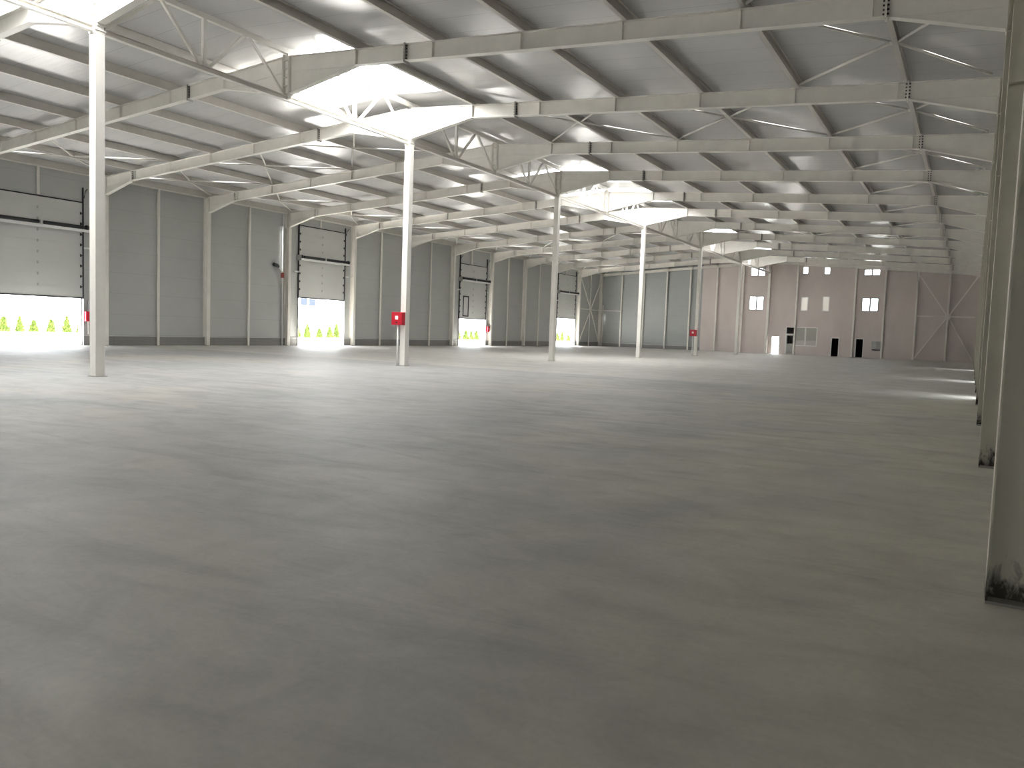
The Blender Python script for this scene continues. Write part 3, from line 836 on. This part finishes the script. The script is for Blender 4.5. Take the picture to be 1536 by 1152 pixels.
r = thing('alarm_box', (XL - 0.2, FY(5) - 0.40, 4.85), 'small dull red box with a dark angled horn beside the second gate', 'alarm')
MB().box(-0.10, 0.10, -0.14, 0.0, -0.24, 0.12).build('body', 'dull_red', r, bevel=0.01)
MB().bar((-0.02, -0.10, 0.12), (-0.02, -0.42, 0.50), 0.09).build('arm', 'white_metal', r)
MB().tube([(-0.02, -0.38, 0.46), (-0.02, -0.50, 0.56), (-0.02, -0.85, 0.62)], [0.07, 0.12, 0.12], 10).build('horn', 'dark_green', r)
pipe('downpipe', [(XL - 0.28, FY(5) - 0.36, 0), (XL - 0.28, FY(5) - 0.36, 8.9)], 0.055, 'pale downpipe beside the gate wall column before the second gate')
r = thing('wall_cabinet', (-8.86, YF - 0.01, 1.36), 'light grey electrical cabinet on the pink wall beside the dark doorways', 'cabinet')
MB().box(-0.44, 0.42, -0.16, 0.0, -0.43, 0.43).build('body', 'grey_box2', r, bevel=0.01)
MB().box(-0.43, 0.0, -0.18, -0.16, -0.42, 0.42).build('door', 'grey_box', r)
MB().box(0.01, 0.41, -0.175, -0.16, -0.42, 0.42).build('door', 'grey_box2', r)
MB().box(-0.40, 0.40, -0.12, -0.0, -0.50, -0.43).build('cable_tray', 'track_metal', r)

# ------------------------------------------------------------------ outside: conifers, fence, house
random.seed(7)
def conifer_mesh(seed, hgt, rad):
    rnd = random.Random(seed); q = MB()
    for i in range(420):
        t = rnd.random() ** 1.3
        z = 0.1 + t * (hgt - 0.12)
        rr = rad * (1 - t) ** 0.75 * (0.55 + 0.5 * rnd.random()) + 0.01
        a = rnd.random() * 2 * math.pi
        c = Vector((math.cos(a) * rr, math.sin(a) * rr, z))
        s = 0.05 + 0.05 * rnd.random()
        out = Vector((math.cos(a), math.sin(a), 0.9)).normalized()
        sd = out.cross(Vector((0, 0, 1))).normalized()
        v = [q.bm.verts.new(p) for p in (c - sd * s * 0.7, c + sd * s * 0.7, c + out * s * 2.2, c - out * s * 0.6 + Vector((0, 0, -s * 0.5)))]
        q.bm.faces.new((v[0], v[3], v[1])); q.bm.faces.new((v[0], v[1], v[2]))
    # inner body so that the crown is not hollow
    n = 10; rings = []
    for k in range(7):
        t = k / 6; z = 0.08 + t * (hgt - 0.15); r0 = rad * 0.62 * (1 - t) ** 0.75 + 0.015
        rings.append([q.bm.verts.new((math.cos(2 * math.pi * j / n) * r0 * rnd.uniform(.85, 1.15), math.sin(2 * math.pi * j / n) * r0 * rnd.uniform(.85, 1.15), z)) for j in range(n)])
    for u, v in zip(rings, rings[1:]):
        for j in range(n): q.bm.faces.new((u[j], u[(j + 1) % n], v[(j + 1) % n], v[j]))
    q.bm.faces.new(rings[0][::-1]); q.bm.faces.new(rings[-1])
    return q
def conifer(seed, hgt, rad, label, cat='tree'):
    r = thing('conifer', (0, 0, -0.04), label, cat, 'young conifers planted outside the gates')
    conifer_mesh(seed, hgt, rad).build('crown', 'leaf', r)
    MB().tube([(0, 0, 0), (0, 0, 0.3)], [0.04, 0.03], 8).build('trunk', 'trunk', r)
    return r
protos = [conifer(3, 1.3, 0.66, ''), conifer(5, 1.45, 0.56, ''), conifer(9, 1.2, 0.66, '')]
for p in protos: freeze(p)
spots = []
WORD = ['first', 'second', 'third', 'fourth', 'fifth', 'sixth', 'seventh']
for gname, xs, ys in (('first', -68, [34.3, 35.5, 36.8, 38.1, 39.4, 40.6]), ('second', -61, [59.8, 61.2, 62.8, 64.3, 65.5]), ('third', -61, [89.6, 91.1, 92.7, 94.4]), ('fourth', -61, [118.8, 120.9, 123.6])):
    for i, y in enumerate(ys): spots.append((gname, i, xs, y))
for k, (gname, i, xs, y) in enumerate(spots):
    lab = 'small yellow green conifer outside the %s gate, %s of its row' % (gname, WORD[i])
    loc = (xs + random.uniform(-.3, .3), y, -0.04)
    if k < 3: o = protos[k]; o.location = loc; o['label'] = lab
    else: o = copy_tree(protos[k % 3], loc, lab)
    o.rotation_euler = (0, 0, random.uniform(0, 6)); s = random.uniform(0.9, 1.1); o.scale = (s, s, s * random.uniform(.95, 1.1))
# low wire fence behind the conifers
r = thing('yard_fence', (-71, 60, -0.04), 'thin grey yard fence behind the conifers', 'fence')
for k in range(27): MB().box(-0.03, 0.03, -36 + 4 * k - 0.05, -36 + 4 * k + 0.05, 0, 1.75).build('fence_post', 'fence', r)
for z in (0.35, 1.0, 1.68): MB().box(-0.012, 0.012, -36, 68, z, z + 0.055).build('rail', 'fence', r)
# white house beyond the yard
r = thing('house', (-92, 92, -0.04), 'white rendered house seen through the second gate', 'house')
MB().box(-10, 0, -9, 12, 0, 9).build('wall', 'render_white', r)
for k, (yy, z0) in enumerate(((-0.8, 4.4), (1.03, 4.36))):
    MB().box(0, 0.06, yy - 0.68, yy + 0.68, z0, z0 + 1.08).build('window', 'far_glass', r)
MB().prism([(-10.5, 9), (0.5, 9), (-5, 11.5)], -9.5, 12.5).build('roof', 'render_white', r)
